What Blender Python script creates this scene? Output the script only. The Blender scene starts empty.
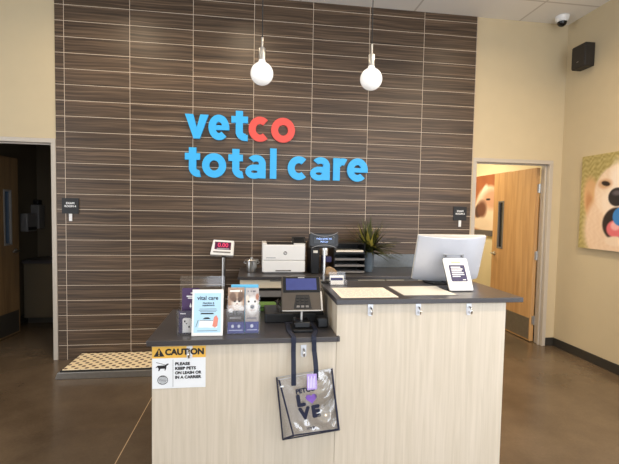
import bpy, bmesh, math, random
from math import pi, sin, cos, radians as rad
from mathutils import Vector, Matrix, Euler
random.seed(7)
SC = bpy.context.scene
COL = SC.collection

# ------------------------------------------------------------------ materials
def lin(c):
    f = lambda v: (v/12.92 if v <= .04045 else ((v+.055)/1.055)**2.4)
    return tuple(f(v/255.) for v in c) + (1.0,)
def newmat(name):
    m = bpy.data.materials.new(name); m.use_nodes = True
    return m, m.node_tree.nodes, m.node_tree.links, m.node_tree.nodes['Principled BSDF']
def mat(name, c, rough=.5, metal=0., spec=.5, emit=None, es=1., vary=0.06, scale=30., coat=0.):
    m, N, L, B = newmat(name)
    B.inputs['Roughness'].default_value = rough
    B.inputs['Metallic'].default_value = metal
    B.inputs['Specular IOR Level'].default_value = spec
    B.inputs['Coat Weight'].default_value = coat
    tc = N.new('ShaderNodeTexCoord'); nz = N.new('ShaderNodeTexNoise')
    nz.inputs['Scale'].default_value = scale; nz.inputs['Detail'].default_value = 3
    L.new(tc.outputs['Object'], nz.inputs['Vector'])
    r = N.new('ShaderNodeValToRGB')
    c0 = lin(c)
    r.color_ramp.elements[0].position = .3; r.color_ramp.elements[1].position = .7
    r.color_ramp.elements[0].color = tuple(v*(1-vary) for v in c0[:3])+(1,)
    r.color_ramp.elements[1].color = tuple(min(1, v*(1+vary)) for v in c0[:3])+(1,)
    L.new(nz.outputs['Fac'], r.inputs['Fac']); L.new(r.outputs['Color'], B.inputs['Base Color'])
    if emit:
        B.inputs['Emission Color'].default_value = lin(emit); B.inputs['Emission Strength'].default_value = es
    return m
def clearmat(name, tint=(255,255,255), alpha=.12, gloss=.1, rough=.08, body=(220,225,230)):
    m = bpy.data.materials.new(name); m.use_nodes = True
    N = m.node_tree.nodes; L = m.node_tree.links; N.clear()
    out = N.new('ShaderNodeOutputMaterial'); t = N.new('ShaderNodeBsdfTransparent'); t.inputs[0].default_value = lin(tint)
    g = N.new('ShaderNodeBsdfGlossy'); g.inputs['Roughness'].default_value = rough
    d = N.new('ShaderNodeBsdfDiffuse'); d.inputs[0].default_value = lin(body)
    fr = N.new('ShaderNodeFresnel'); fr.inputs[0].default_value = 1.45
    ml = N.new('ShaderNodeMath'); ml.operation = 'MULTIPLY_ADD'; ml.inputs[1].default_value = .8; ml.inputs[2].default_value = gloss
    L.new(fr.outputs[0], ml.inputs[0])
    a = N.new('ShaderNodeMixShader'); b = N.new('ShaderNodeMixShader')
    a.inputs[0].default_value = alpha
    L.new(t.outputs[0], a.inputs[1]); L.new(d.outputs[0], a.inputs[2])
    L.new(ml.outputs[0], b.inputs[0]); L.new(a.outputs[0], b.inputs[1]); L.new(g.outputs[0], b.inputs[2])
    L.new(b.outputs[0], out.inputs[0])
    return m
def paintmat(name, rough=.5):
    m, N, L, B = newmat(name); a = N.new('ShaderNodeVertexColor'); a.layer_name = 'print'
    L.new(a.outputs[0], B.inputs['Base Color']); B.inputs['Roughness'].default_value = rough
    return m
def woodmat(name, c0, c1, axis='Z', s=(3, 60), rough=.45, pos=(.35, .7), bands=0):
    m, N, L, B = newmat(name); tc = N.new('ShaderNodeTexCoord'); mp = N.new('ShaderNodeMapping')
    a, b = s
    mp.inputs['Scale'].default_value = {'Z': (b, b, a), 'X': (a, b, b), 'Y': (b, a, b)}[axis]
    nz = N.new('ShaderNodeTexNoise'); nz.inputs['Scale'].default_value = 1; nz.inputs['Detail'].default_value = 5
    nz.inputs['Distortion'].default_value = .6
    r = N.new('ShaderNodeValToRGB')
    r.color_ramp.elements[0].position, r.color_ramp.elements[1].position = pos
    r.color_ramp.elements[0].color = lin(c0); r.color_ramp.elements[1].color = lin(c1)
    L.new(tc.outputs['Object'], mp.inputs['Vector']); L.new(mp.outputs[0], nz.inputs['Vector'])
    L.new(nz.outputs['Fac'], r.inputs['Fac'])
    L.new(r.outputs['Color'], B.inputs['Base Color']); B.inputs['Roughness'].default_value = rough
    return m

def math_(N, L, op, a, b=None, c=None):
    n = N.new('ShaderNodeMath'); n.operation = op
    for i, v in enumerate((a, b, c)):
        if v is None: continue
        if isinstance(v, (int, float)): n.inputs[i].default_value = v
        else: L.new(v, n.inputs[i])
    return n.outputs[0]

def tile_material():
    m, N, L, B = newmat('tile_cladding')
    tc = N.new('ShaderNodeTexCoord'); sp = N.new('ShaderNodeSeparateXYZ'); L.new(tc.outputs['Object'], sp.inputs[0])
    x, z = sp.outputs['X'], sp.outputs['Z']
    xo = math_(N, L, 'ADD', x, 6.126); zo = math_(N, L, 'ADD', z, 10*.15272-.1477)
    cb = N.new('ShaderNodeCombineXYZ'); L.new(xo, cb.inputs[0]); L.new(zo, cb.inputs[1])
    def brick():
        b = N.new('ShaderNodeTexBrick'); b.offset = 0; b.squash = 1
        b.inputs['Scale'].default_value = 1; b.inputs['Mortar Size'].default_value = .0021
        b.inputs['Mortar Smooth'].default_value = .15
        b.inputs['Brick Width'].default_value = .6126; b.inputs['Row Height'].default_value = .15272
        L.new(cb.outputs[0], b.inputs['Vector']); return b
    t = brick()
    t.inputs['Color1'].default_value = (0, 0, 0, 1); t.inputs['Color2'].default_value = (1, 1, 1, 1); t.inputs['Mortar'].default_value = (.5, .5, .5, 1)
    tr = N.new('ShaderNodeSeparateColor'); L.new(t.outputs['Color'], tr.inputs[0]); rnd = tr.outputs[0]
    w = N.new('ShaderNodeTexNoise'); w.inputs['Scale'].default_value = 1.6; w.inputs['Detail'].default_value = 2
    L.new(tc.outputs['Object'], w.inputs['Vector'])
    zz = math_(N, L, 'MULTIPLY_ADD', w.outputs['Fac'], .05, z)
    c2 = N.new('ShaderNodeCombineXYZ')
    L.new(math_(N, L, 'MULTIPLY', x, 1.1), c2.inputs[0]); L.new(math_(N, L, 'MULTIPLY', zz, 56.), c2.inputs[1]); L.new(math_(N, L, 'MULTIPLY', rnd, 40.), c2.inputs[2])
    g = N.new('ShaderNodeTexNoise'); g.inputs['Scale'].default_value = 1; g.inputs['Detail'].default_value = 3; g.inputs['Roughness'].default_value = .55
    L.new(c2.outputs[0], g.inputs['Vector'])
    ra = N.new('ShaderNodeValToRGB'); e = ra.color_ramp.elements
    e[0].position = .29; e[0].color = lin((50, 37, 25)); e[1].position = .74; e[1].color = lin((120, 98, 77))
    k = e.new(.5); k.color = lin((79, 62, 46))
    L.new(g.outputs['Fac'], ra.inputs['Fac'])
    hs = N.new('ShaderNodeHueSaturation'); L.new(ra.outputs['Color'], hs.inputs['Color'])
    L.new(math_(N, L, 'MULTIPLY_ADD', rnd, .18, .91), hs.inputs['Value'])
    mx = N.new('ShaderNodeMix'); mx.data_type = 'RGBA'
    L.new(t.outputs['Fac'], mx.inputs['Factor']); L.new(hs.outputs['Color'], mx.inputs[6]); mx.inputs[7].default_value = lin((222, 204, 182))
    L.new(mx.outputs[2], B.inputs['Base Color'])
    L.new(math_(N, L, 'MULTIPLY_ADD', t.outputs['Fac'], .35, .42), B.inputs['Roughness'])
    bp = N.new('ShaderNodeBump'); bp.inputs['Strength'].default_value = .12; bp.inputs['Distance'].default_value = .002
    L.new(g.outputs['Fac'], bp.inputs['Height']); L.new(bp.outputs[0], B.inputs['Normal'])
    return m

def floor_material():
    m, N, L, B = newmat('polished_concrete')
    tc = N.new('ShaderNodeTexCoord')
    n1 = N.new('ShaderNodeTexNoise'); n1.inputs['Scale'].default_value = 1.3; n1.inputs['Detail'].default_value = 7; n1.inputs['Roughness'].default_value = .62
    L.new(tc.outputs['Object'], n1.inputs['Vector'])
    ra = N.new('ShaderNodeValToRGB'); e = ra.color_ramp.elements
    e[0].position = .3; e[0].color = lin((76, 62, 47)); e[1].position = .72; e[1].color = lin((106, 90, 72))
    L.new(n1.outputs['Fac'], ra.inputs['Fac'])
    n2 = N.new('ShaderNodeTexNoise'); n2.inputs['Scale'].default_value = 60; n2.inputs['Detail'].default_value = 4
    L.new(tc.outputs['Object'], n2.inputs['Vector'])
    hs = N.new('ShaderNodeHueSaturation'); L.new(ra.outputs[0], hs.inputs['Color']); L.new(math_(N, L, 'MULTIPLY_ADD', n2.outputs['Fac'], .3, .85), hs.inputs['Value'])
    sp = N.new('ShaderNodeSeparateXYZ'); L.new(tc.outputs['Object'], sp.inputs[0])
    d = math_(N, L, 'ABSOLUTE', math_(N, L, 'SUBTRACT', sp.outputs['X'], 1.045))
    j = math_(N, L, 'LESS_THAN', d, .003)
    mx = N.new('ShaderNodeMix'); mx.data_type = 'RGBA'; L.new(j, mx.inputs['Factor'])
    L.new(hs.outputs[0], mx.inputs[6]); mx.inputs[7].default_value = lin((188, 160, 124))
    L.new(mx.outputs[2], B.inputs['Base Color'])
    L.new(math_(N, L, 'MULTIPLY_ADD', n1.outputs['Fac'], .16, .14), B.inputs['Roughness'])
    return m

def ceiling_material():
    m, N, L, B = newmat('ceiling_panels')
    tc = N.new('ShaderNodeTexCoord'); mp = N.new('ShaderNodeMapping'); mp.inputs['Location'].default_value = (-3.555+1.2435*10, .41+.61*40, 0)
    L.new(tc.outputs['Object'], mp.inputs['Vector'])
    b = N.new('ShaderNodeTexBrick'); b.offset = 0; b.squash = 1
    for k, v in (('Scale', 1), ('Mortar Size', .011), ('Mortar Smooth', .1), ('Brick Width', 1.2435), ('Row Height', .61)): b.inputs[k].default_value = v
    b.inputs['Color1'].default_value = lin((226, 222, 214)); b.inputs['Color2'].default_value = lin((232, 228, 220)); b.inputs['Mortar'].default_value = lin((200, 193, 183))
    L.new(mp.outputs[0], b.inputs['Vector']); L.new(b.outputs['Color'], B.inputs['Base Color'])
    B.inputs['Roughness'].default_value = .9
    nz = N.new('ShaderNodeTexNoise'); nz.inputs['Scale'].default_value = 180; L.new(tc.outputs['Object'], nz.inputs['Vector'])
    bp = N.new('ShaderNodeBump'); bp.inputs['Strength'].default_value = .2; bp.inputs['Distance'].default_value = .002; L.new(nz.outputs['Fac'], bp.inputs['Height'])
    L.new(bp.outputs[0], B.inputs['Normal'])
    return m

def paw_mat_material():
    # cream mat with rows of small dark flecks
    m, N, L, B = newmat('flecked_mat')
    tc = N.new('ShaderNodeTexCoord'); mp = N.new('ShaderNodeMapping'); mp.inputs['Rotation'].default_value = (0, 0, rad(45)); mp.inputs['Scale'].default_value = (16, 16, 0)
    L.new(tc.outputs['Object'], mp.inputs['Vector'])
    v = N.new('ShaderNodeTexVoronoi'); v.inputs['Scale'].default_value = 1; v.inputs['Randomness'].default_value = .12
    L.new(mp.outputs[0], v.inputs['Vector'])
    ra = N.new('ShaderNodeValToRGB'); e = ra.color_ramp.elements
    e[0].position = .25; e[0].color = lin((104, 74, 54)); e[1].position = .32; e[1].color = lin((247, 226, 186))
    L.new(v.outputs['Distance'], ra.inputs['Fac']); L.new(ra.outputs[0], B.inputs['Base Color'])
    B.inputs['Roughness'].default_value = .7
    return m

M = {}
M['tile'] = tile_material(); M['floor'] = floor_material(); M['ceiling'] = ceiling_material(); M['pawmat'] = paw_mat_material()
M['wall'] = mat('beige_wall_paint', (202, 185, 151), .75, vary=.015, scale=6)
M['wall_far'] = mat('pale_wall_paint', (226, 214, 178), .75, vary=.015, scale=6)
M['wall_dim'] = mat('shaded_wall_paint', (92, 80, 60), .75, vary=.02, scale=6)  # lobby wall paint with the unlit room's shade put into its colour
M['base'] = mat('dark_baseboard', (52, 48, 42), .5)
M['frame'] = mat('taupe_frame_paint', (190, 180, 166), .4, vary=.02)
M['jolly'] = mat('tile_edge_trim', (205, 185, 150), .35, metal=.2)
M['door'] = woodmat('maple_door', (188, 144, 94), (212, 170, 118), 'Z', (1.2, 16), .4)
M['doordark'] = woodmat('shaded_door_wood', (104, 80, 52), (128, 100, 66), 'Z', (1.2, 16), .45)  # door wood darkened to carry the dim room's shade in its colour
M['veneer'] = woodmat('pale_veneer', (203, 190, 168), (216, 203, 183), 'Z', (2.2, 62), .5)
M['beam'] = woodmat('brown_edge', (92, 72, 54), (112, 88, 66), 'Z', (2, 50), .5)
M['drawer'] = woodmat('cream_veneer', (206, 192, 164), (224, 210, 184), 'X', (3, 50), .5)
M['top'] = mat('charcoal_worktop', (62, 59, 60), .3, vary=.12, scale=140, spec=.6)
M['slate'] = mat('slate_backsplash', (100, 107, 113), .18, vary=.08, scale=40, spec=.6)
M['blue'] = mat('sky_blue_letter', (56, 180, 246), .45, vary=.01)
M['red'] = mat('coral_letter', (232, 84, 74), .45, vary=.01)
M['black'] = mat('black_plastic', (15, 15, 16), .4)
M['blackgloss'] = mat('gloss_black', (16, 16, 17), .12)
M['rubber'] = mat('black_rubber', (30, 28, 26), .7)
M['speaker'] = mat('speaker_black', (42, 36, 30), .6)
M['dark'] = mat('dark_carcass', (28, 25, 23), .6)
M['white'] = mat('white_plastic', (236, 235, 232), .4, vary=.01)
M['offwhite'] = mat('offwhite_plastic', (224, 220, 210), .45, vary=.01)
M['paperw'] = mat('white_paper', (244, 241, 234), .6, vary=.01)
M['cream'] = mat('cream_card', (242, 232, 214), .6, vary=.02)
M['greyp'] = mat('grey_plastic', (120, 116, 112), .4)
M['lightgrey'] = mat('light_grey', (186, 186, 186), .4)
M['silver'] = mat('brushed_steel', (200, 198, 194), .28, metal=1., vary=.04)
M['chrome'] = mat('polished_chrome', (225, 225, 225), .12, metal=1., vary=.01)
M['hookmetal'] = mat('satin_nickel', (226, 226, 228), .45, metal=.55, vary=.01)
M['steelgrey'] = mat('grey_steel', (150, 146, 140), .35, metal=.8)
M['terminal'] = mat('terminal_shell', (82, 74, 66), .3, metal=.3)
M['monitor'] = mat('monitor_shell', (206, 208, 214), .35, metal=.25, vary=.01)
M['bulb'] = mat('frosted_glass', (250, 248, 243), .18, spec=.6, vary=.0, emit=(255, 248, 238), es=.2)
M['navy'] = mat('navy_webbing', (26, 32, 52), .8)
M['navyprint'] = mat('navy_ink', (22, 26, 52), .6)
M['ink'] = mat('black_ink', (28, 26, 26), .6)
M['greyink'] = mat('grey_ink', (110, 120, 130), .6)
M['whiteink'] = mat('white_ink', (240, 240, 240), .6)
M['yellow'] = mat('caution_yellow', (236, 184, 78), .5, vary=.01)
M['signwhite'] = mat('sign_white', (236, 238, 238), .45, vary=.01)
M['purple'] = mat('purple_ink', (128, 88, 178), .6, vary=.1)
M['lilac'] = mat('lilac_card', (186, 160, 226), .5, vary=.03)
M['aubergine'] = mat('aubergine_print', (74, 50, 92), .5)
M['paleblue'] = mat('pale_blue_print', (186, 222, 240), .55, vary=.01)
M['skyprint'] = mat('bright_blue_print', (96, 186, 226), .5, vary=.01)
M['indigo'] = mat('indigo_print', (58, 64, 140), .5)
M['skin'] = mat('peach_print', (226, 140, 120), .6)
M['label'] = mat('dark_violet_label', (44, 40, 82), .4)
M['green'] = mat('green_pouch', (92, 128, 48), .5)
M['tan'] = mat('tan_plastic', (170, 142, 108), .4)
M['salmon'] = mat('peach_card', (228, 178, 140), .5)
M['pot'] = mat('blue_grey_glaze', (112, 124, 134), .35)
M['leaf'] = mat('olive_leaf', (66, 70, 32), .4, vary=.45, scale=45)
M['leafy'] = mat('yellow_leaf', (150, 138, 60), .4, vary=.2, scale=45)
M['screen'] = mat('blue_screen', (38, 44, 84), .15, emit=(84, 92, 160), es=.35, vary=.1)
M['vfd'] = mat('vfd_text', (150, 180, 240), .3, emit=(150, 180, 250), es=.9)
M['led'] = mat('red_led', (210, 50, 90), .3, emit=(240, 60, 110), es=.3)
M['ledwin'] = mat('led_window', (66, 26, 58), .15, emit=(120, 30, 60), es=.25)
M['doorglass'] = mat('dark_vision_glass', (38, 40, 42), .08, spec=.7)
M['doorglassblue'] = mat('blue_vision_glass', (60, 76, 92), .08, spec=.7, emit=(92, 112, 140), es=.015)  # faint blue glow put into the pane, which is no lamp
M['clear'] = clearmat('clear_acrylic', alpha=.045, gloss=.02, body=(190, 186, 182))
M['vinyl'] = clearmat('clear_vinyl', alpha=.06, gloss=.07, rough=.17, body=(248, 248, 252))
M['vinyl_sheen'] = clearmat('crinkled_vinyl', alpha=.06, gloss=.2, rough=.13, body=(248, 248, 252))
M['print'] = paintmat('canvas_print', .55); M['glossprint'] = paintmat('brochure_print', .4)

# ------------------------------------------------------------------ geometry
class MB:
    def __init__(s): s.v = []; s.f = []
    def add(s, vs, fs, T=None):
        b = len(s.v)
        for p in vs:
            p = Vector(p)
            s.v.append(tuple(T @ p) if T is not None else tuple(p))
        s.f += [tuple(b+i for i in f) for f in fs]; return s
    def box(s, x0, x1, y0, y1, z0, z1, T=None):
        return s.add([(x0,y0,z0),(x1,y0,z0),(x1,y1,z0),(x0,y1,z0),(x0,y0,z1),(x1,y0,z1),(x1,y1,z1),(x0,y1,z1)],
                     [(0,3,2,1),(4,5,6,7),(0,1,5,4),(1,2,6,5),(2,3,7,6),(3,0,4,7)], T)
    def prism(s, pts, d0, d1, T=None):          # 2-D outline (x, z) pushed along y from d0 to d1
        n = len(pts)
        A = sum(pts[i][0]*pts[(i+1) % n][1]-pts[(i+1) % n][0]*pts[i][1] for i in range(n))
        if A < 0: pts = list(reversed(pts))
        vs = [(x, d0, z) for x, z in pts]+[(x, d1, z) for x, z in pts]
        fs = [tuple(range(n)), tuple(reversed(range(n, 2*n)))]
        fs += [(i, n+i, n+(i+1) % n, (i+1) % n) for i in range(n)]
        return s.add(vs, fs, T)
    def arc(s, cx, cz, rx, rz, t, a0, a1, d0, d1, n=40, T=None):   # ring sector, stroke t
        full = abs(a1-a0) >= 359.9
        k = n if full else n+1
        vs = []
        for i in range(k):
            a = rad(a0+(a1-a0)*i/n)
            for y in (d0, d1):
                vs.append((cx+rx*cos(a), y, cz+rz*sin(a))); vs.append((cx+(rx-t)*cos(a), y, cz+(rz-t)*sin(a)))
        fs = []
        for i in range(n):
            a = 4*i; b = 4*((i+1) % k)
            fs += [(a, a+1, b+1, b), (a+2, b+2, b+3, a+3), (a, b, b+2, a+2), (a+1, a+3, b+3, b+1)]
        if not full:
            fs += [(0, 2, 3, 1), (4*n, 4*n+1, 4*n+3, 4*n+2)]
        return s.add(vs, fs, T)
    def tube(s, path, r, n=10, cap=True, T=None):
        P = [Vector(p) for p in path]; rs = r if isinstance(r, (list, tuple)) else [r]*len(P)
        vs = []; up = None
        for i, p in enumerate(P):
            t = (P[min(i+1, len(P)-1)]-P[max(i-1, 0)]).normalized()
            if up is None: up = t.orthogonal().normalized()
            up = (up-t*up.dot(t)).normalized(); w = t.cross(up)
            for k in range(n):
                a = 2*pi*k/n; vs.append(p+up*(rs[i]*cos(a))+w*(rs[i]*sin(a)))
        fs = [(i*n+k, i*n+(k+1) % n, (i+1)*n+(k+1) % n, (i+1)*n+k) for i in range(len(P)-1) for k in range(n)]
        if cap: fs += [tuple(reversed(range(n))), tuple(range((len(P)-1)*n, len(P)*n))]
        return s.add(vs, fs, T)
    def lathe(s, prof, cx=0, cy=0, n=32, T=None):
        vs = [(cx+r*cos(2*pi*k/n), cy+r*sin(2*pi*k/n), z) for r, z in prof for k in range(n)]
        m = len(prof)
        fs = [(i*n+k, i*n+(k+1) % n, (i+1)*n+(k+1) % n, (i+1)*n+k) for i in range(m-1) for k in range(n)]
        fs += [tuple(reversed(range(n))), tuple(range((m-1)*n, m*n))]
        return s.add(vs, fs, T)
    def strip(s, path, side, th, T=None):        # ribbon: path of points, half-width vector, thickness direction by path normal
        P = [Vector(p) for p in path]; w = Vector(side); vs = []
        for i, p in enumerate(P):
            t = (P[min(i+1, len(P)-1)]-P[max(i-1, 0)]).normalized(); nrm = t.cross(w).normalized()*th/2
            vs += [p-w-nrm, p+w-nrm, p+w+nrm, p-w+nrm]
        fs = []
        for i in range(len(P)-1):
            a = 4*i; b = a+4
            fs += [(a+k, a+(k+1) % 4, b+(k+1) % 4, b+k) for k in range(4)]
        fs += [(3, 2, 1, 0), tuple(range(4*len(P)-4, 4*len(P)))]
        return s.add(vs, fs, T)
    def mesh(s, name):
        me = bpy.data.meshes.new(name); me.from_pydata(s.v, [], s.f); me.update()
        bm = bmesh.new(); bm.from_mesh(me); bmesh.ops.recalc_face_normals(bm, faces=bm.faces); bm.to_mesh(me); bm.free()
        return me
    def build(s, name, m, parent=None, loc=None, rot=None, bevel=0, smooth=False, seg=2):
        me = s.mesh(name); o = bpy.data.objects.new(name, me); COL.objects.link(o)
        me.materials.append(M[m] if isinstance(m, str) else m)
        if parent is not None: o.parent = parent
        if loc: o.location = loc
        if rot: o.rotation_euler = rot
        if bevel:
            b = o.modifiers.new('bevel', 'BEVEL'); b.width = bevel; b.segments = seg; b.limit_method = 'ANGLE'; b.angle_limit = rad(40)
        if smooth or bevel:
            me.shade_smooth(); me.set_sharp_from_angle(angle=rad(38))
        return o

def tag(o, label=None, cat=None, group=None, kind=None):
    if label: o['label'] = label
    if cat: o['category'] = cat
    if group: o['group'] = group
    if kind: o['kind'] = kind
    return o
def thing(name, label, cat, loc=(0, 0, 0), rot=(0, 0, 0), group=None):
    o = bpy.data.objects.new(name, None); COL.objects.link(o); o.empty_display_size = .05
    o.location = loc; o.rotation_euler = rot
    return tag(o, label, cat, group)
def box(*a, T=None): return MB().box(*a, T=T)
def struct(o): return tag(o, kind='structure')
def text(s, size, m, parent, loc, rot=(pi/2, 0, 0), bold=0.0, align='CENTER', ext=.0004, name='lettering', sx=1.0, space=1.0, line=1.0, fw=None):
    cu = bpy.data.curves.new(name, 'FONT'); cu.body = s; cu.size = size; cu.align_x = align; cu.align_y = 'CENTER'
    cu.extrude = ext; cu.space_character = space; cu.space_line = line; cu.resolution_u = 3
    tmp = bpy.data.objects.new('tmp', cu); COL.objects.link(tmp)
    dg = bpy.context.evaluated_depsgraph_get(); me = bpy.data.meshes.new_from_object(tmp.evaluated_get(dg))
    bpy.data.objects.remove(tmp); bpy.data.curves.remove(cu)
    if bold:                                            # heavier strokes: the outline repeated in a small ring of offsets
        bm = bmesh.new(); k_ = 8
        for q in range(k_+1):
            m2 = me.copy(); a_ = 2*pi*q/k_; r_ = bold if q < k_ else 0
            m2.transform(Matrix.Translation((r_*cos(a_), r_*sin(a_), .00002*q))); bm.from_mesh(m2); bpy.data.meshes.remove(m2)
        bm.to_mesh(me); bm.free()
    me.materials.clear(); me.materials.append(M[m]); me.name = name
    if fw:
        xs = [v.co.x for v in me.vertices]; sx = fw/(max(xs)-min(xs))
    o = bpy.data.objects.new(name, me); COL.objects.link(o); o.parent = parent; o.location = loc; o.rotation_euler = rot; o.scale = (sx, 1, 1)
    return o
def painted(name, w, h, th, fn, nx, ny, parent, m='print', loc=(0, 0, 0), rot=(0, 0, 0), edge=(200, 190, 170)):
    # a flat print: grid in the local x-z plane facing -y, with real thickness; fn(u, v) gives its ink colour
    mb = MB(); vs = []; fs = []; cols = []
    for j in range(ny+1):
        for i in range(nx+1):
            u, v = i/nx, j/ny; vs.append(((u-.5)*w, 0, v*h)); cols.append(lin(fn(u, v)))
    for j in range(ny):
        for i in range(nx):
            a = j*(nx+1)+i; fs.append((a, a+1, a+nx+2, a+nx+1))
    nb = len(vs); x = w/2
    vs += [(-x, 0, 0), (x, 0, 0), (x, 0, h), (-x, 0, h), (-x, th, 0), (x, th, 0), (x, th, h), (-x, th, h)]
    fs += [tuple(nb+i for i in f) for f in ((4, 7, 6, 5), (0, 4, 5, 1), (1, 5, 6, 2), (2, 6, 7, 3), (3, 7, 4, 0))]
    cols += [lin(edge)]*8
    me = bpy.data.meshes.new(name); me.from_pydata(vs, [], fs); me.update()
    at = me.color_attributes.new('print', 'FLOAT_COLOR', 'POINT')
    for i, c in enumerate(cols): at.data[i].color = c
    me.materials.append(M[m]); o = bpy.data.objects.new(name, me); COL.objects.link(o)
    if parent is not None: o.parent = parent
    o.location = loc; o.rotation_euler = rot
    return o
def mixc(a, b, t):
    t = max(0, min(1, t)); return tuple(a[i]+(b[i]-a[i])*t for i in range(3))
def ell(u, v, cu, cv, ru, rv, soft=.15, ang=0):
    du, dv = u-cu, v-cv
    if ang: c, s_ = cos(rad(ang)), sin(rad(ang)); du, dv = du*c+dv*s_, -du*s_+dv*c
    d = math.sqrt((du/ru)**2+(dv/rv)**2)
    return max(0, min(1, (1+soft/2-d)/soft))
def noise(u, v):
    return (sin(u*127.1+v*311.7)*43758.5453) % 1.0

# ------------------------------------------------------------------ room shell
H = 3.735; XR = 5.41; XL = -2.6; YB = -5.6
struct(box(-3.0, 6.5, YB-.3, 5, -.1, 0).build('floor', 'floor'))
struct(box(XL-.15, XR+.15, YB-.1, .14, H, H+.1).build('ceiling', 'ceiling'))
wb = MB(); Y0, Y1 = .012, .13
wb.box(XL, -1.11, Y0, Y1, 0, H); wb.box(-1.11, -.125, Y0, Y1, 2.18, H); wb.box(-.125, 4.33, Y0, Y1, 0, H)
wb.box(4.33, 5.27, Y0, Y1, 2.165, H); wb.box(5.27, XR, Y0, Y1, 0, H)
struct(wb.build('wall_back', 'wall'))
struct(box(-.083, 4.292, 0, .0118, 0, H-.001).build('wall_back_tile', 'tile'))
struct(MB().box(4.2922, 4.300, -.002, .0118, 0, H-.002).build('trim_1', 'jolly'))
struct(box(XR, XR+.12, -2.4, .13, 0, H).box(XR, XR+.12, YB, -5.2, 0, H).box(XR, XR+.12, -5.2, -2.4, 0, .1).box(XR, XR+.12, -5.2, -2.4, 3.3, H).build('wall_right', 'wall'))
struct(box(XL-.12, XL, -1.6, .13, 0, H).box(XL-.12, XL, YB, -1.6, 3.3, H).build('wall_left', 'wall'))  # unseen opening added in it to let light onto the right wall
struct(box(XL, 1.2, YB-.12, YB, 0, H).box(5.2, XR+.12, YB-.12, YB, 0, H).box(1.2, 5.2, YB-.12, YB, 3.3, H).box(1.2, 5.2, YB-.12, YB, 0, .1).build('wall_front', 'wall'))
struct(box(XR-.012, XR-.0005, -2.4, .0115, 0, .098).build('baseboard_right', 'base', bevel=.003))
struct(box(5.30, XR-.013, .0005, .0115, 0, .098).build('baseboard_back', 'base', bevel=.003))
# door frames
def frame(name, x0, x1, zt, m='frame', side=1):
    f = MB(); w = .044
    for a, b in ((x0, x0+w), (x1-w, x1)): f.box(a, b, -.004, .136, 0, zt-w)
    f.box(x0, x1, -.004, .136, zt-w, zt)
    f.box(x0+w, x0+w+.014, .045, .07, 0, zt-w); f.box(x1-w-.014, x1-w, .045, .07, 0, zt-w); f.box(x0+w, x1-w, .045, .07, zt-w-.014, zt-w)
    return struct(f.build(name, m, bevel=.003))
frame('trim_2', 4.3005, 5.292, 2.183); frame('trim_3', -1.158, -.086, 2.215)
# exam room behind the right door
struct(box(5.53, 5.63, .14, 3.3, 0, 2.75).build('wall_right_exam', 'wall_far'))
struct(box(3.5, 5.53, 3.3, 3.4, 0, 2.75).build('wall_back_exam', 'wall_far'))
struct(box(3.4, 3.5, .14, 3.4, 0, 2.75).build('wall_left_exam', 'wall_far'))
struct(box(3.4, 5.63, .14, 3.4, 2.75, 2.8).build('ceiling_exam', 'ceiling'))
struct(box(5.516, 5.5295, .14, 3.3, 0, .1).build('baseboard_exam', 'base'))
# dim room behind the left door
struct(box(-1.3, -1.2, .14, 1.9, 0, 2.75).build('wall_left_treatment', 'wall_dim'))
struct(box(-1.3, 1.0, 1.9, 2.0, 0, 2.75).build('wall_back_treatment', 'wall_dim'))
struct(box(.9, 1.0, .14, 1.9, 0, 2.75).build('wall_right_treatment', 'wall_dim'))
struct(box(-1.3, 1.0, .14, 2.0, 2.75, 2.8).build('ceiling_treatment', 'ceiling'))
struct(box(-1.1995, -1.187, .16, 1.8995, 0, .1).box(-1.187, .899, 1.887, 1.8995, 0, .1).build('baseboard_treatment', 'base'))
# doors (leaves standing open into the rooms behind)
def door(name, hinge, ang, wood, glass, face):
    # local x runs along the leaf from hinge edge to free edge; local -y side is the face turned to the lobby
    d = bpy.data.objects.new(name, None); COL.objects.link(d); d.location = hinge; d.rotation_euler = (0, 0, rad(ang)); tag(d, kind='structure')
    y0, y1 = (0, .045)
    MB().box(0, .86, y0, y1, .012, 1.10).box(0, .62, y0, y1, 1.10, 1.72).box(.74, .86, y0, y1, 1.10, 1.72).box(0, .86, y0, y1, 1.72, 2.115).build('door_panel', wood, d)
    MB().box(.615, .635, y0-.006, y1+.006, 1.085, 1.735).box(.725, .745, y0-.006, y1+.006, 1.085, 1.735).box(.635, .725, y0-.006, y1+.006, 1.085, 1.105).box(.635, .725, y0-.006, y1+.006, 1.715, 1.735).build('vision_frame', 'greyp', d, bevel=.002)
    MB().box(.636, .724, .016, .028, 1.106, 1.714).build('vision_glass', glass, d)
    MB().box(.02, .84, y0-.002, y0-.0003, .03, .29).box(.02, .84, y1+.0003, y1+.002, .03, .29).build('kick_plate', 'steelgrey' if wood == 'door' else 'base', d)
    for sd in (-1, 1):
        yy = y0 if sd < 0 else y1
        h = MB().lathe([(.028, 0), (.028, .008), (.012, .010), (.012, .05), (0.0, .05)], T=Matrix.Translation((.80, yy, 1.01)) @ Matrix.Rotation(pi/2*(1 if sd < 0 else -1), 4, 'X'))
        h.tube([(.80, yy+sd*.045, 1.01), (.77, yy+sd*.052, 1.01), (.69, yy+sd*.052, 1.01)], .010)
        h.build('lever_handle', 'silver', d, smooth=True)
    for z in (.27, 1.06, 1.87):
        MB().tube([(-.006, face, z-.055), (-.006, face, z+.055)], .010).box(-.004, -.0005, face-.03 if face > .02 else face, face if face > .02 else face+.03, z-.05, z+.05).build('hinge', 'silver', d, smooth=True)
    return d
door('door_1', (5.245, .15, 0), 90, 'door', 'doorglass', .0)
door('door_2', (-1.06, .15, 0), 84, 'doordark', 'doorglassblue', .045)

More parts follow.
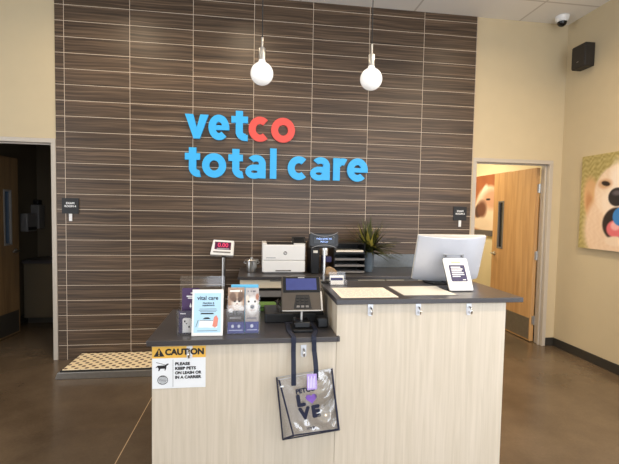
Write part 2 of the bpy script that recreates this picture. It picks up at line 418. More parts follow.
# ------------------------------------------------------------------ reception counter
LT, HT = .875, 1.075
c = thing('reception_counter', 'lower section of pale wood reception counter, with caution sign on its front', 'counter', (1.83, -1.9, 0))
def P(o, x, y, z): return (x-o.location.x, y-o.location.y, z-o.location.z)
def wbox(o, x0, x1, y0, y1, z0, z1):
    l = o.location; return MB().box(x0-l.x, x1-l.x, y0-l.y, y1-l.y, z0-l.z, z1-l.z)
wbox(c, 1.352, 2.309, -2.2, -2.175, 0, LT-.029).build('front_panel', 'veneer', c)
wbox(c, 1.352, 1.377, -2.1748, -1.62, 0, LT-.029).build('side_panel', 'veneer', c)
c2 = thing('reception_counter', 'taller section of pale wood reception counter, under the monitor', 'counter', (2.8, -1.9, 0))
wbox(c2, 2.311, 3.292, -2.2, -2.175, 0, HT-.029).build('front_panel', 'veneer', c2)
wbox(c2, 2.311, 2.336, -2.1748, -1.70, 0, HT-.029).build('side_panel', 'veneer', c2)
wbox(c2, 3.267, 3.292, -2.1748, -1.70, 0, HT-.029).build('side_panel', 'veneer', c2)
tag(box(1.330, 2.309, -2.225, -1.56, LT-.028, LT).box(2.309, 2.324, -2.225, -2.201, LT-.028, LT).build('countertop', 'top', bevel=.003), 'lower charcoal countertop holding the brochures and card terminal', 'countertop')
tag(box(2.3, 3.382, -2.225, -1.64, HT-.028, HT).build('countertop', 'top', bevel=.003), 'raised charcoal countertop with papers and monitor on it', 'countertop')

# back cabinet against the tile
b = thing('back_cabinet', 'low cream cabinet along the tiled wall behind the counter', 'cabinet', (2.68, -.3, 0))
cx = MB(); l = b.location
def ab(mb, x0, x1, y0, y1, z0, z1): mb.box(x0-l.x, x1-l.x, y0-l.y, y1-l.y, z0-l.z, z1-l.z)
for x in (1.735, 2.42, 3.12, 3.60): ab(cx, x, x+.02, -.57, -.005, 0, .91)
ab(cx, 1.735, 3.62, -.03, -.005, 0, .91); ab(cx, 1.735, 3.62, -.57, -.03, .06, .08)
cx.build('carcass', 'dark', b)
for x0, x1 in ((1.735, 2.425), (2.43, 3.115), (3.12, 3.62)):
    dr = wbox(b, x0, x1-.004, -.59, -.5702, .828, .905).build('drawer', 'drawer', b, bevel=.002)
    wbox(b, (x0+x1)/2-.07, (x0+x1)/2+.07, -.596, -.5902, .893, .903).build('finger_pull', 'greyp', dr).location = (0, 0, 0)
for x0, x1 in ((1.757, 2.418), (2.442, 3.118), (3.142, 3.598)): wbox(b, x0, x1, -.585, -.032, .745, .80).build('shelf', 'greyp', b)
tag(box(1.716, 3.645, -.62, -.002, .912, .94).build('countertop', 'top', bevel=.003), 'long charcoal countertop under the printer by the tiled wall', 'countertop')
tag(box(3.04, 3.645, -.022, -.003, .9405, 1.09).build('backsplash', 'slate', bevel=.002), 'glossy slate backsplash board right of the potted plant', 'backsplash')

# leash hooks
def hook(x, zt, label, proto=[None]):
    if proto[0] is None:
        t = thing('leash_hook', label, 'hook', (x, -2.2, zt), group='silver leash hooks on the counter front')
        MB().prism([(-.015, 0), (.015, 0), (.015, -.058), (.008, -.066), (-.008, -.066), (-.015, -.058)], -.004, -.0003).build('plate', 'hookmetal', t, bevel=.001)
        MB().tube([(0, -.004, -.018), (0, -.026, -.024), (0, -.036, -.036), (.0, -.030, -.050), (.0, -.016, -.052), (0, -.006, -.046)], .0055, 10).build('hook_arm', 'chrome', t, smooth=True)
        proto[0] = t; return t
    r = proto[0].copy(); COL.objects.link(r); r.location = (x, -2.2, zt); r['label'] = label
    for ch in proto[0].children:
        k = ch.copy(); COL.objects.link(k); k.parent = r
    return r
for x, z, lb in ((1.539, .838, 'silver leash hook covering a letter of the caution sign'), (2.131, .828, 'silver leash hook behind the straps of the clear bag'),
                 (2.494, 1.044, 'silver hook nearest the bag, left of three under the raised countertop'), (2.767, 1.043, 'silver hook in the middle of three under the raised countertop'),
                 (3.066, 1.040, 'silver hook below the white tablet stand, right of three')):
    hook(x, z, lb)

# caution sign
s = thing('caution_sign', 'yellow and white caution sign about leashed pets on the counter front', 'sign', (1.485, -2.2012, .62))
MB().box(-.131, .135, -.0022, 0, 0, .158).build('panel', 'signwhite', s)
MB().box(-.131, .135, -.0024, 0, .158, .218).build('header', 'yellow', s)
text('CAUTION', .043, 'ink', s, (.030, -.0030, .188), bold=.0022, fw=.194)
MB().prism([(-.124, .167), (-.070, .167), (-.097, .212)], -.0029, -.0025).build('warning_triangle', 'ink', s)
MB().box(-.0995, -.0945, -.0033, -.003, .181, .200).box(-.0995, -.0945, -.0033, -.003, .172, .177).build('exclamation_mark', 'yellow', s)
MB().box(-.029, -.0275, -.0027, -.0023, .006, .150).build('divider', 'ink', s)
dg = MB()
dg.prism([(-.104, .120), (-.066, .121), (-.060, .128), (-.052, .130), (-.049, .126), (-.054, .122), (-.060, .118), (-.062, .104), (-.066, .094), (-.070, .094), (-.069, .104), (-.090, .104), (-.096, .092), (-.101, .092), (-.099, .104), (-.104, .112), (-.113, .108), (-.113, .111)], -.0028, -.0024)
dg.prism([(-.112, .136), (-.111, .138), (-.062, .123), (-.063, .121)], -.0028, -.0024)
dg.build('dog_symbol', 'ink', s)
cr = MB().arc(-.079, .044, .026, .024, .003, 0, 360, -.0028, -.0024)
for k in range(6): cr.box(-.079-.022+abs(k-2.5)*.003, -.079+.022-abs(k-2.5)*.003, -.0028, -.0024, .027+k*.0068, .030+k*.0068)
cr.build('carrier_symbol', 'ink', s)
for i, (t_, fw_) in enumerate((('PLEASE', .074), ('KEEP PETS', .104), ('ON LEASH OR', .132), ('IN A CARRIER', .131))):
    text(t_, .0205, 'ink', s, (-.018, -.0027, .126-i*.0235), bold=.0011, align='LEFT', fw=fw_)

# ------------------------------------------------------------------ clear tote bag
g = thing('tote_bag', 'clear vinyl tote bag with navy trim hanging below the card terminal', 'bag', (2.15, -2.25, .32))
gl = g.location
def gp(x, y, z): return (x-gl.x, y-gl.y, z-gl.z)
BK = [gp(1.990, -2.206, .657), gp(2.286, -2.206, .696), gp(2.335, -2.206, .353), gp(2.027, -2.206, .316)]
FR = [gp(1.997, -2.280, .675), gp(2.271, -2.280, .725), gp(2.314, -2.280, .398), gp(2.076, -2.280, .377)]
def sheet(q, n, amp, seed, bias=0):
    rnd = random.Random(seed); ph = [rnd.uniform(0, 6.28) for _ in range(8)]
    A, B_, C_, D = [Vector(p) for p in q]; nrm = (B_-A).cross(D-A).normalized(); vs = []; fs = []
    for j in range(n+1):
        for i in range(n+1):
            u, v = i/n, j/n; p = (A*(1-u)+B_*u)*(1-v)+(D*(1-u)+C_*u)*v
            e = min(u, 1-u, v, 1-v)*8; e = min(1, e)
            k = amp*(.2+2*bias*min(1.2, max(0, u-.5)*3.2)+bias*max(0, v-.72)*3)
            rdg = lambda a: 1-2*abs(sin(a))
            h = rdg(5*u+2.2*v+ph[0]+.8*sin(6*v+ph[4]))*.5+rdg(9*u-5*v+ph[1]+.9*sin(7*u+ph[5]))*.4+rdg(13*v+6*u+ph[2]+.7*sin(9*u+ph[6]))*.3+rdg(9*v+3*sin(4*u+ph[7])+ph[3])*.55
            vs.append(p+nrm*h*k*e)
    for j in range(n):
        for i in range(n): a = j*(n+1)+i; fs.append((a, a+1, a+n+2, a+n+1))
    return MB().add(vs, fs)
sheet(BK, 28, .002, 1).build('back_panel', 'vinyl', g, smooth=True)
sheet(FR, 64, .0085, 2, 1.6).build('front_panel', 'vinyl_sheen', g, smooth=True)
sheet([BK[0], FR[0], FR[3], BK[3]], 16, .002, 3).build('gusset', 'vinyl', g, smooth=True)
sheet([FR[1], BK[1], BK[2], FR[2]], 16, .003, 4).build('gusset', 'vinyl', g, smooth=True)
sheet([BK[3], FR[3], FR[2], BK[2]], 16, .001, 5).build('bottom_panel', 'vinyl', g, smooth=True)
pp = MB()
for q in ((BK[0], BK[3], BK[2], BK[1]), (FR[0], FR[3], FR[2], FR[1])): pp.tube(q, .0048, 8)
for a, b_ in ((BK[3], FR[3]), (BK[2], FR[2])): pp.tube([a, b_], .0048, 8)
pp.build('piping', 'navyprint', g, smooth=True)
hm = MB()
for q in (BK, FR): hm.tube([q[0], q[1]], .0022, 6)
hm.build('top_hem', 'lightgrey', g, smooth=True)
st = MB()
zt = LT+.004
base = [(-2.238, .88)]
def strapside(xb, zb, xt, xi):
    yf = -2.2875
    pts = [(xb, yf, zb), (xb-.001, yf, zb+.06), (xb*.7+xt*.3, -2.262, zb+.10), (xb*.3+xt*.7, -2.236, LT-.07), (xt, -2.232, LT-.01), (xt, -2.228, LT+.003), (xt, -2.215, LT+.0055), (xi, -2.13, LT+.0065)]
    return [gp(*p) for p in pts]
for a in ((2.072, .645, 2.074, 2.060), (2.188, .668, 2.182, 2.207)):
    st = MB().strip(strapside(*a), (.0125, 0, 0), .003); 
    st.build('strap', 'navy', g)
MB().strip([gp(2.060, -2.13, LT+.0065), gp(2.059, -2.05, LT+.0065), gp(2.060, -1.975, LT+.0065)], (.0125, 0, 0), .003).build('strap', 'navy', g)
MB().strip([gp(2.207, -2.13, LT+.0065), gp(2.207, -2.05, LT+.0065), gp(2.200, -1.975, LT+.0065)], (.0125, 0, 0), .003).build('strap', 'navy', g)
MB().strip([gp(2.046, -1.960, LT+.0066), gp(2.13, -1.955, LT+.0066), gp(2.213, -1.960, LT+.0066)], (0, .0125, 0), .003).build('strap', 'navy', g)
R8 = (pi/2, rad(-9), 0)
yt = -2.2895
text('PETCO', .033, 'navyprint', g, gp(2.134, yt, .619), R8, bold=.0018, sx=1.0)
text('L', .083, 'navyprint', g, gp(2.109, yt, .563), R8, bold=.0058, ext=.0005)
text('V', .083, 'navyprint', g, gp(2.132, yt, .494), R8, bold=.0058, ext=.0005)
text('E', .083, 'navyprint', g, gp(2.190, yt, .503), R8, bold=.0058, ext=.0005)
text('love', .026, 'navyprint', g, gp(2.165, yt, .420), R8, bold=.0005)
hp = []
for k in range(48):
    t_ = 2*pi*k/48; hp.append((16*sin(t_)**3*.00182, (13*cos(t_)-5*cos(2*t_)-2*cos(3*t_)-cos(4*t_))*.00182))
MB().prism(hp, -.0005, .0005).build('heart_print', 'purple', g, gp(2.166, yt, .575), (0, rad(-9), 0))
tg = MB().box(-.0255, .0255, -.0008, .0008, -.041, .041).build('hang_tag', 'lilac', g, gp(2.166, -2.2935, .664), (0, rad(-2), 0))
tx = MB()
for k in range(5): tx.box(-.019+k*.008, -.016+k*.008, -.0014, -.0009, -.032, .030-(k % 2)*.012)
tx.build('tag_print', 'whiteink', tg)
MB().box(-.009, .009, -.001, .001, -.004, .004).build('side_label', 'whiteink', g, gp(2.012, -2.2835, .641), (0, rad(-4), 0))

# ------------------------------------------------------------------ things on the low worktop
def prot(name, label, cat, loc, rot=(0, 0, 0), group=None): return thing(name, label, cat, loc, rot, group)
# tall brochure holder with aubergine leaflet
h = thing('brochure_holder', 'clear acrylic holder with a tall back sheet behind the blue flyer', 'holder', (1.585, -2.085, LT+.0005))
MB().box(-.118, .118, .012, .015, 0, .303, T=Matrix.Rotation(rad(-4), 4, 'X')).build('back_sheet', 'clear', h)
MB().box(-.118, .118, -.05, .012, 0, .003).build('foot', 'clear', h)
MB().box(-.122, -.028, -.052, -.0495, 0, .130).box(-.122, -.1195, -.0495, .005, 0, .130).box(-.0305, -.028, -.0495, .005, 0, .130).build('front_pocket', 'clear', h, bevel=.0008)
lf = thing('leaflet', 'aubergine leaflet with white lines standing in the clear holder', 'leaflet', (1.524, -2.085, LT+.004))
MB().box(-.045, .045, 0, .002, 0, .235, T=Matrix.Rotation(rad(-4), 4, 'X')).build('sheet', 'aubergine', lf)
tl = MB(); RT = Matrix.Rotation(rad(-4), 4, 'X')
for x0, x1, z in ((.0, .03, .205), (-.022, .04, .188), (-.015, .04, .178), (.01, .035, .155)): tl.box(x0, x1, -.0008, -.0001, z, z+.006, T=RT)
tl.prism([(-.006, .135), (.0, .155), (.006, .135), (0, .128)], -.0008, -.0001, T=RT)
tl.build('lettering', 'whiteink', lf)
lf2 = thing('leaflet', 'small dark leaflet with a white phone shape in the front pocket', 'leaflet', (1.511, -2.117, LT+.004))
MB().box(-.042, .040, 0, .002, 0, .122).build('sheet', 'label', lf2)
ph = MB().prism([(-.022, .004), (.024, .004), (.024, .076), (.018, .083), (-.016, .083), (-.022, .076)], -.001, -.0001).build('phone_print', 'paperw', lf2)
MB().box(-.014, -.006, -.0016, -.0011, .060, .070).box(-.004, .002, -.0016, -.0011, .050, .056).box(.008, .016, -.0016, -.0011, .03, .04).build('icon_print', 'ink', ph)
MB().box(-.034, -.006, -.001, -.0001, .104, .109).build('lettering', 'whiteink', lf2)
# framed flyer
f = thing('flyer_stand', 'white framed pale blue flyer reading vital care in dark letters', 'flyer', (1.622, -2.164, LT+.001), (rad(-8), 0, rad(-1)))
MB().box(-.081, .081, 0, .006, 0, .243).build('frame', 'paperw', f, bevel=.002)
MB().box(-.070, .070, -.001, -.0001, .018, .224).build('poster', 'paleblue', f)
text('vital care', .030, 'navyprint', f, (.0, -.0016, .198), bold=.0004)
text('Nutrition &\nsupplements', .0125, 'navyprint', f, (.004, -.0016, .166), bold=.0003, line=.9)
tl = MB()
for k, wd in enumerate((.046, .05, .044)): tl.box(-wd+.004, wd, -.0015, -.0011, .140-k*.007, .1425-k*.007)
tl.build('small_print', 'greyink', f)
MB().box(-.036, .034, -.0016, -.0011, .1135, .1165).box(-.034, .03, -.0016, -.0011, .1165, .1205).build('banner_print', 'ink', f)
MB().prism([(-.046, .045), (.052, .043), (.050, .080), (-.040, .083)], -.0016, -.0011).build('sheet_print', 'whiteink', f)
MB().prism([(-.026, .088), (.018, .088), (.006, .097), (-.012, .097)], -.0019, -.0012).box(-.04, .03, -.0021, -.0017, .0795, .0815).prism([(-.060, .048), (-.058, .047), (-.046, .083), (-.048, .084)], -.0019, -.0012).build('pencil_print', 'ink', f)
MB().prism([(.026, .052), (.040, .044), (.052, .052), (.056, .090), (.046, .108), (.034, .098), (.030, .072)], -.0022, -.0016).build('hand_print', 'skin', f)
MB().box(-.052, .052, -.0016, -.0011, .026, .029).build('footer_print', 'greyink', f)
# photo brochures
bh = thing('brochure_holder', 'low clear acrylic holder with the cat and dog brochures', 'holder', (1.809, -2.125, LT+.0005))
MB().box(-.088, .090, -.022, -.0195, 0, .16).box(-.088, .090, .035, .0375, 0, .20).box(-.088, .090, -.0195, .035, 0, .0025).box(-.088, -.0855, -.0195, .035, 0, .16).box(.0875, .090, -.0195, .035, 0, .16).build('pocket', 'clear', bh, bevel=.0008)
def catfn(u, v):
    c_ = mixc((150, 116, 90), (198, 170, 146), noise(round(u*9), round(v*14))*.5+.25)
    c_ = mixc(c_, (120, 92, 74), ell(u, v, .28, .80, .20, .09, .5)); c_ = mixc(c_, (112, 84, 64), ell(u, v, .8, .82, .2, .09, .5))
    c_ = mixc(c_, (232, 222, 210), ell(u, v, .55, .63, .32, .13, .6)); c_ = mixc(c_, (110, 82, 62), ell(u, v, .38, .74, .16, .055, .5)); c_ = mixc(c_, (96, 72, 56), ell(u, v, .72, .74, .15, .055, .5))
    for a in (.42, .68): c_ = mixc(c_, (24, 20, 16), ell(u, v, a, .695, .055, .017, .4))
    c_ = mixc(c_, (150, 90, 80), ell(u, v, .55, .645, .04, .013, .4))
    if v < .50: c_ = mixc((66, 62, 64), (44, 42, 46), noise(round(u*7), round(v*20)))
    c_ = mixc(c_, (236, 234, 232), ell(u, v, .18, .50, .16, .045, .5)); c_ = mixc(c_, (228, 222, 216), ell(u, v, .82, .54, .16, .05, .5))
    if .905 < v < .945 and .12 < u < .86 and noise(round(u*16), 1) > .35: c_ = (246, 240, 232)
    if .31 < v < .36 and .12 < u < .8: c_ = (150, 148, 150)
    if v < .25: c_ = (64, 72, 150)
    for a in (.3, .68): c_ = mixc(c_, (235, 238, 248), ell(u, v, a, .155, .085, .037, .3))
    if .055 < v < .075 and .08 < u < .9: c_ = (200, 206, 235)
    return c_
def dogfn(u, v):
    c_ = mixc((176, 166, 160), (196, 186, 180), noise(round(u*8), round(v*16)))
    c_ = mixc(c_, (240, 236, 230), ell(u, v, .5, .60, .44, .20, .5)); c_ = mixc(c_, (228, 214, 196), ell(u, v, .15, .76, .13, .08, .5)); c_ = mixc(c_, (176, 112, 84), ell(u, v, .9, .80, .13, .07, .5))
    for a in (.25, .72): c_ = mixc(c_, (30, 26, 24), ell(u, v, a, .695, .07, .022, .4))
    c_ = mixc(c_, (34, 30, 30), ell(u, v, .52, .575, .15, .045, .4)); c_ = mixc(c_, (210, 196, 186), ell(u, v, .52, .50, .2, .025, .6))
    if .905 < v < .94 and .15 < u < .82 and noise(round(u*14), 3) > .35: c_ = (112, 108, 112)
    if .31 < v < .345 and .1 < u < .85: c_ = (120, 122, 140)
    if v < .25: c_ = (64, 72, 150)
    c_ = mixc(c_, (235, 238, 248), ell(u, v, .5, .155, .12, .04, .3))
    if .055 < v < .075 and .1 < u < .9: c_ = (200, 206, 235)
    return c_
tag(painted('brochure', .088, .246, .002, catfn, 48, 110, None, 'glossprint', (1.770, -2.137, LT+.0035), (rad(-6), 0, 0)), 'brochure with a brown and white cat photo over a blue band', 'brochure')
tag(painted('brochure', .072, .243, .002, dogfn, 40, 110, None, 'glossprint', (1.855, -2.134, LT+.0035), (rad(-6), 0, 0)), 'brochure with a white dog face photo over a blue band', 'brochure')
tag(MB().box(-.074, .074, 0, .002, 0, .258).build('brochure', 'skyprint', None, (1.815, -2.116, LT+.0035), (rad(-6), 0, 0)), 'bright blue brochure peeking out behind the cat and dog brochures', 'brochure')

# card terminal on its stand
t = thing('card_terminal', 'grey card payment terminal with blue screen on a short pole stand', 'card terminal', (2.134, -2.06, LT+.0005))
MB().box(-.056, .056, -.085, .06, .0085, .016).box(-.05, .05, -.08, .055, 0, .0084).build('base_plate', 'black', t, bevel=.003)
MB().box(-.045, .045, -.05, .05, .0162, .05).build('cable_cover', 'black', t, bevel=.006)
MB().tube([(0, .0, .05), (0, .0, .122)], .0085, 14).build('pole', 'silver', t, smooth=True)
TT = Matrix.Translation((.003, -.02, .107)) @ Matrix.Rotation(rad(-31), 4, 'X') @ Matrix.Diagonal((.955, 1, .94, 1))
MB().prism([(-.118, .0), (.118, .0), (.123, .006), (.120, .212), (.114, .222), (-.114, .222), (-.120, .212), (-.123, .006)], 0, .035, T=TT).build('shell', 'terminal', t, bevel=.005)
MB().box(-.112, .112, -.003, -.0002, .115, .217, T=TT).build('screen_bezel', 'blackgloss', t, bevel=.001)
MB().box(-.094, .092, -.0042, -.0032, .130, .205, T=TT).build('screen', 'screen', t)
MB().prism([(-.052, .012), (.056, .012), (.045, .100), (-.036, .100)], -.003, -.0002, T=TT).build('keypad', 'black', t, bevel=.001)
for r_ in range(4):
    for k in range(3):
        x = -.030+k*.027+.004; MB().box(x-.009, x+.009, -.0065, -.0032, .018+r_*.019, .031+r_*.019, T=TT).build('key', 'greyp' if r_ == 0 else 'dark', t, bevel=.001)
MB().box(-.120, .122, -.004, .004, -.004, .0035, T=TT).build('trim_edge', 'silver', t, bevel=.001)
MB().box(.112, .1225, -.002, .002, .0, .12, T=TT).build('trim_edge', 'silver', t, bevel=.001)
MB().box(-.02, .02, -.0041, -.0031, .2085, .2125, T=TT).build('logo_plate', 'lightgrey', t)
# black clutter behind the terminal
k = thing('receipt_printer', 'black receipt printer behind the card terminal', 'receipt printer', (2.206, -1.815, LT+.056))
MB().prism([(-.09, 0), (.09, 0), (.09, .10), (.05, .135), (-.09, .135)], -.075, .075, T=Matrix.Rotation(pi/2, 4, 'Z')).build('body', 'black', k, bevel=.006)
MB().box(-.055, .055, -.04, -.03, .1352, .138).build('paper_slot', 'greyp', k)
MB().box(-.05, .05, -.0915, -.0902, .05, .085).build('front_panel', 'blackgloss', k)
k = thing('cash_box', 'low black cash box lying behind the card terminal', 'cash box', (2.108, -1.82, LT+.0005))
MB().box(-.178, .178, -.11, .12, 0, .055).build('case', 'black', k, bevel=.004)
MB().box(-.168, .168, -.1125, -.1102, .008, .047).build('drawer_front', 'rubber', k, bevel=.001)
MB().lathe([(.008, 0), (.008, .003), (0, .003)], n=16, T=Matrix.Translation((0, -.1125, .028)) @ Matrix.Rotation(pi/2, 4, 'X')).build('lock', 'silver', k, smooth=True)
tag(box(2.226, 2.290, -2.06, -1.99, LT+.0005, LT+.06).build('cash_tray_lock', 'black', bevel=.008), 'small black box beside the terminal stand, near counter end', 'box')
cb_ = MB()
rr = random.Random(5)
for q in range(7):
    pts = []; x, y = rr.uniform(2.02, 2.06), -1.735+rr.uniform(-.02, .02)
    for i in range(14):
        u = i/13; pts.append((x+.028*sin(u*5+q)+.015*u, y-.17*u+.01*sin(u*9+q*2), LT+.0605+.035*sin(pi*u)*rr.uniform(.7, 1.3)+.002*q))
    cb_.tube(pts, .0042, 7)
tag(cb_.build('cable_bundle', 'rubber', smooth=True), 'tangle of black cables on top of the low black cash box', 'cables')
k = thing('pouch', 'green pouch on the low countertop right of the dog brochure', 'pouch', (1.955, -1.62, LT+.0005))
MB().box(-.10, .085, -.042, .042, 0, .052).build('body', 'green', k, bevel=.014, seg=3)
MB().box(-.09, .075, -.048, -.0455, .028, .032).build('zip', 'black', k)
# customer display
d = thing('customer_display', 'black customer display on a silver pole behind the card terminal', 'display', (2.328, -1.72, HT+.0005))
MB().lathe([(.028, 0), (.028, .008), (.016, .014), (0, .014)], n=24).build('base', 'black', d, smooth=True)
MB().tube([(-.010, 0, .012), (-.010, 0, .235)], .0085, 14).build('pole', 'silver', d, smooth=True)
MB().tube([(-.008, 0, .22), (-.008, 0, .245)], .02, 14).build('swivel', 'silver', d, smooth=True)
DT = Matrix.Translation((-.018, -.01, .236)) @ Matrix.Rotation(rad(-8), 4, 'X')
MB().prism([(-.093, 0), (-.05, -.006), (.05, -.006), (.093, 0), (.096, .03), (.096, .082), (.088, .090), (-.088, .090), (-.096, .082), (-.096, .03)], -.02, .025, T=DT).build('housing', 'black', d, bevel=.006)
MB().box(-.068, .068, -.0225, -.0202, .020, .066, T=DT).build('window', 'blackgloss', d, bevel=.001)
MB().arc(0, .158, .13, .09, .004, 225, 315, -.0225, -.0203, T=DT).arc(0, -.075, .13, .09, .004, 50, 130, -.0225, -.0203, T=DT).build('trim_curve', 'greyp', d)
o = text('WELCOME TO', .0155, 'vfd', d, (0, 0, 0), ext=.0002); o.matrix_local = DT @ Matrix.Translation((0, -.0229, .052)) @ Matrix.Rotation(pi/2, 4, 'X')
o = text('PETCO', .0155, 'vfd', d, (0, 0, 0), ext=.0002); o.matrix_local = DT @ Matrix.Translation((0, -.0229, .033)) @ Matrix.Rotation(pi/2, 4, 'X')

# ------------------------------------------------------------------ things on the high worktop
def sheet_thing(label, x0, x1, y0, y1, m, z=HT+.0004, inner=None, sk=0):
    p_ = thing('counter_mat', label, 'mat', ((x0+x1)/2, (y0+y1)/2, z))
    w, dd = (x1-x0)/2, (y1-y0)/2
    MB().box(-w, w, -dd, dd, 0, .0012).build('sheet', m, p_)
    inner(p_, w, dd); return p_
def printed(p_, w, dd):
    a = MB(); r3 = random.Random(3)
    for i in range(12):
        y = -dd*.8+i*dd*.14; x = -w*.85
        while x < w*.8:
            ln = r3.uniform(.01, .04); a.box(x, x+ln, y, y+.006, .0013, .0016); x += ln+.008
    a.build('lettering', 'lightgrey', p_)
sheet_thing('cream printed sheet lying on the raised countertop at left', 2.335, 2.660, -2.185, -1.90, 'cream', inner=printed)
def border(p_, w, dd):
    MB().box(-w+.008, w-.008, -dd+.012, dd-.008, .0013, .0017).build('printed_area', 'offwhite', p_)
sheet_thing('dark edged pale sheet on the raised countertop before the monitor', 2.70, 3.03, -2.150, -1.86, 'greyp', inner=border)
k = thing('card_holder', 'small clear acrylic business card holder at left counter corner', 'card holder', (2.395, -1.80, HT+.0005))
MB().box(-.055, .055, .015, .0175, 0, .085, T=Matrix.Rotation(rad(-10), 4, 'X')).box(-.055, .055, -.03, .017, 0, .0025).box(-.055, .055, -.03, -.0275, 0, .035).box(.0525, .055, -.0275, .012, 0, .035).box(-.055, -.0525, -.0275, .012, 0, .035).build('pocket', 'clear', k, bevel=.0006)
k2 = thing('business_card', 'white card with dark stripe standing in the acrylic holder', 'card', (2.388, -1.801, HT+.004))
MB().box(-.045, .045, 0, .008, 0, .058, T=Matrix.Rotation(rad(-10), 4, 'X')).build('card', 'paperw', k2)
MB().box(-.040, .040, -.0008, -.0001, .026, .044, T=Matrix.Rotation(rad(-10), 4, 'X')).build('stripe', 'label', k2)
# white payment tablet
k = thing('tablet_stand', 'white tablet with dark label leaning on black stand before monitor', 'tablet', (3.108, -2.038, HT+.0005))
TT = Matrix.Translation((0, -.005, .006)) @ Matrix.Rotation(rad(-30), 4, 'X') @ Matrix.Rotation(rad(0), 4, 'Y')
MB().prism([(-.076, .006), (-.070, 0), (.070, 0), (.076, .006), (.080, .205), (.074, .212), (-.074, .212), (-.080, .205)], 0, .012, T=TT).build('body', 'white', k, bevel=.003)
MB().box(-.076, .076, .0122, .020, 0.004, .208, T=TT).build('back_shell', 'black', k)
MB().prism([(-.052, .062), (-.048, .058), (.048, .058), (.052, .062), (.052, .162), (.048, .166), (-.048, .166), (-.052, .162)], -.001, -.0001, T=TT).build('label_panel', 'label', k)
tl = MB()
for i, (a, b_) in enumerate(((-.040, .022), (-.040, .034), (-.040, .026), (-.040, .036), (-.040, .038), (-.040, .010))): tl.box(a, b_, -.0018, -.0011, .148-i*.012, .154-i*.012, T=TT)
tl.box(.022, .042, -.0018, -.0011, .066, .071, T=TT)
tl.build('lettering', 'whiteink', k)
MB().box(-.030, .030, -.0008, -.0001, .180, .190, T=TT).build('badge', 'salmon', k)
MB().prism([(.02, 0), (.12, 0), (.12, .012), (.105, .15), (.09, .16), (.055, .10)], -.03, .03, T=Matrix.Rotation(pi/2, 4, 'Z')).build('prop', 'black', k, bevel=.003)
MB().box(-.085, .085, .035, .13, 0, .006).build('foot', 'black', k, bevel=.002)
# monitor seen from behind
k = thing('monitor', 'large silver monitor seen from behind on the raised countertop', 'monitor', (3.155, -1.72, HT+.0005))
K = Matrix.Translation((.006, .02, .024)) @ Matrix.Rotation(rad(17), 4, 'X')
w = .236; hh = .318
n = 24; pts = []
for i in range(n+1):
    u = -1+2*i/n; pts.append((w*u, -.012-.058*(1-u*u)))
vs = []; 
prof = [(0, .75), (.02, .93), (.05, 1), (hh-.006, 1.0), (hh, .99)]
for z, s_ in prof:
    for x, y in pts: vs.append((x*(.985 if z < .01 else 1), y*s_, z))
    for x, y in ((w, .0), (-w, .0)): vs.append((x*(.985 if z < .01 else 1), y, z))
m_ = n+3; fs = []
for j in range(len(prof)-1):
    for i in range(m_): a = j*m_+i; bq = j*m_+(i+1) % m_; fs.append((a, bq, bq+m_, a+m_))
fs += [tuple(range(m_)), tuple(reversed(range((len(prof)-1)*m_, len(prof)*m_)))]
MB().add(vs, fs, K).build('back_shell', 'monitor', k, bevel=.003)
MB().box(-w, w, .0003, .010, 0, hh, T=K).build('bezel', 'offwhite', k, bevel=.002)
MB().box(-w+.012, w-.012, .0102, .0108, .02, hh-.012, T=K).build('screen', 'blackgloss', k)
pl = MB()
for a in ((-.072, .068, .205, .209), (-.072, .068, .135, .139), (-.072, -.068, .139, .205), (.064, .068, .139, .205)): pl.box(a[0], a[1], -.0715, -.0650, a[2], a[3], T=K)
pl.build('mount_plate', 'lightgrey', k)
for x in (-.055, .052): MB().lathe([(.006, 0), (.006, .003), (0, .003)], n=12, T=K @ Matrix.Translation((x, -.0680, .196)) @ Matrix.Rotation(pi/2, 4, 'X')).build('screw', 'greyp', k, smooth=True)
MB().prism([(-.10, 0), (.08, 0), (.08, .014), (.02, .016), (-.035, .14), (-.06, .14), (-.02, .016), (-.10, .012)], -.04, .04, T=Matrix.Rotation(pi/2, 4, 'Z')).build('stand_arm', 'black', k, bevel=.004)
MB().prism([(-.13, -.09), (.11, -.10), (.13, .0), (.11, .07), (-.12, .07), (-.15, .0)], 0, .01, T=Matrix.Translation((0, -.02, .0)) @ Matrix.Rotation(pi/2, 4, 'X')).build('stand_base', 'black', k, bevel=.002)

# ------------------------------------------------------------------ things on the back worktop
BT = .9405
k = thing('laser_printer', 'white laser printer on the back countertop against the tile', 'printer', (2.146, -.26, BT))
MB().box(-.206, .206, -.18, .18, .012, .125).build('paper_tray', 'white', k, bevel=.006)
MB().box(-.206, .206, -.18, .18, .127, .278).build('housing', 'white', k, bevel=.008)
MB().box(-.19, .19, -.165, .165, 0, .0119).build('foot', 'greyp', k)
MB().box(-.16, .09, -.165, .12, .2785, .286).build('output_slot', 'black', k, bevel=.002)
for a in ((-.206, -.165), (.095, .206)): MB().box(a[0], a[1], -.178, .15, .2785, .291).build('top_rail', 'white', k, bevel=.003)
MB().box(-.08, .07, -.1815, -.1802, .022, .034).build('tray_handle', 'greyp', k)
MB().box(.052, .066, -.1822, -.1816, .024, .032).build('paper_gauge', 'black', k)
MB().box(-.17, -.08, -.1815, -.1803, .150, .155).build('lettering', 'greyink', k)
lg = MB().lathe([(.018, 0), (.018, .001), (0, .001)], n=32, T=Matrix.Translation((.012, -.1802, .198)) @ Matrix.Rotation(pi/2, 4, 'X')).build('logo_disc', 'greyp', k)
text('hp', .026, 'whiteink', lg, (.012, -.1818, .2), bold=.0004, ext=.0002)
PT = Matrix.Translation((.145, -.155, .292)) @ Matrix.Rotation(rad(-35), 4, 'X')
MB().box(-.068, .068, 0, .018, 0, .075, T=PT).build('control_panel', 'black', k, bevel=.003)
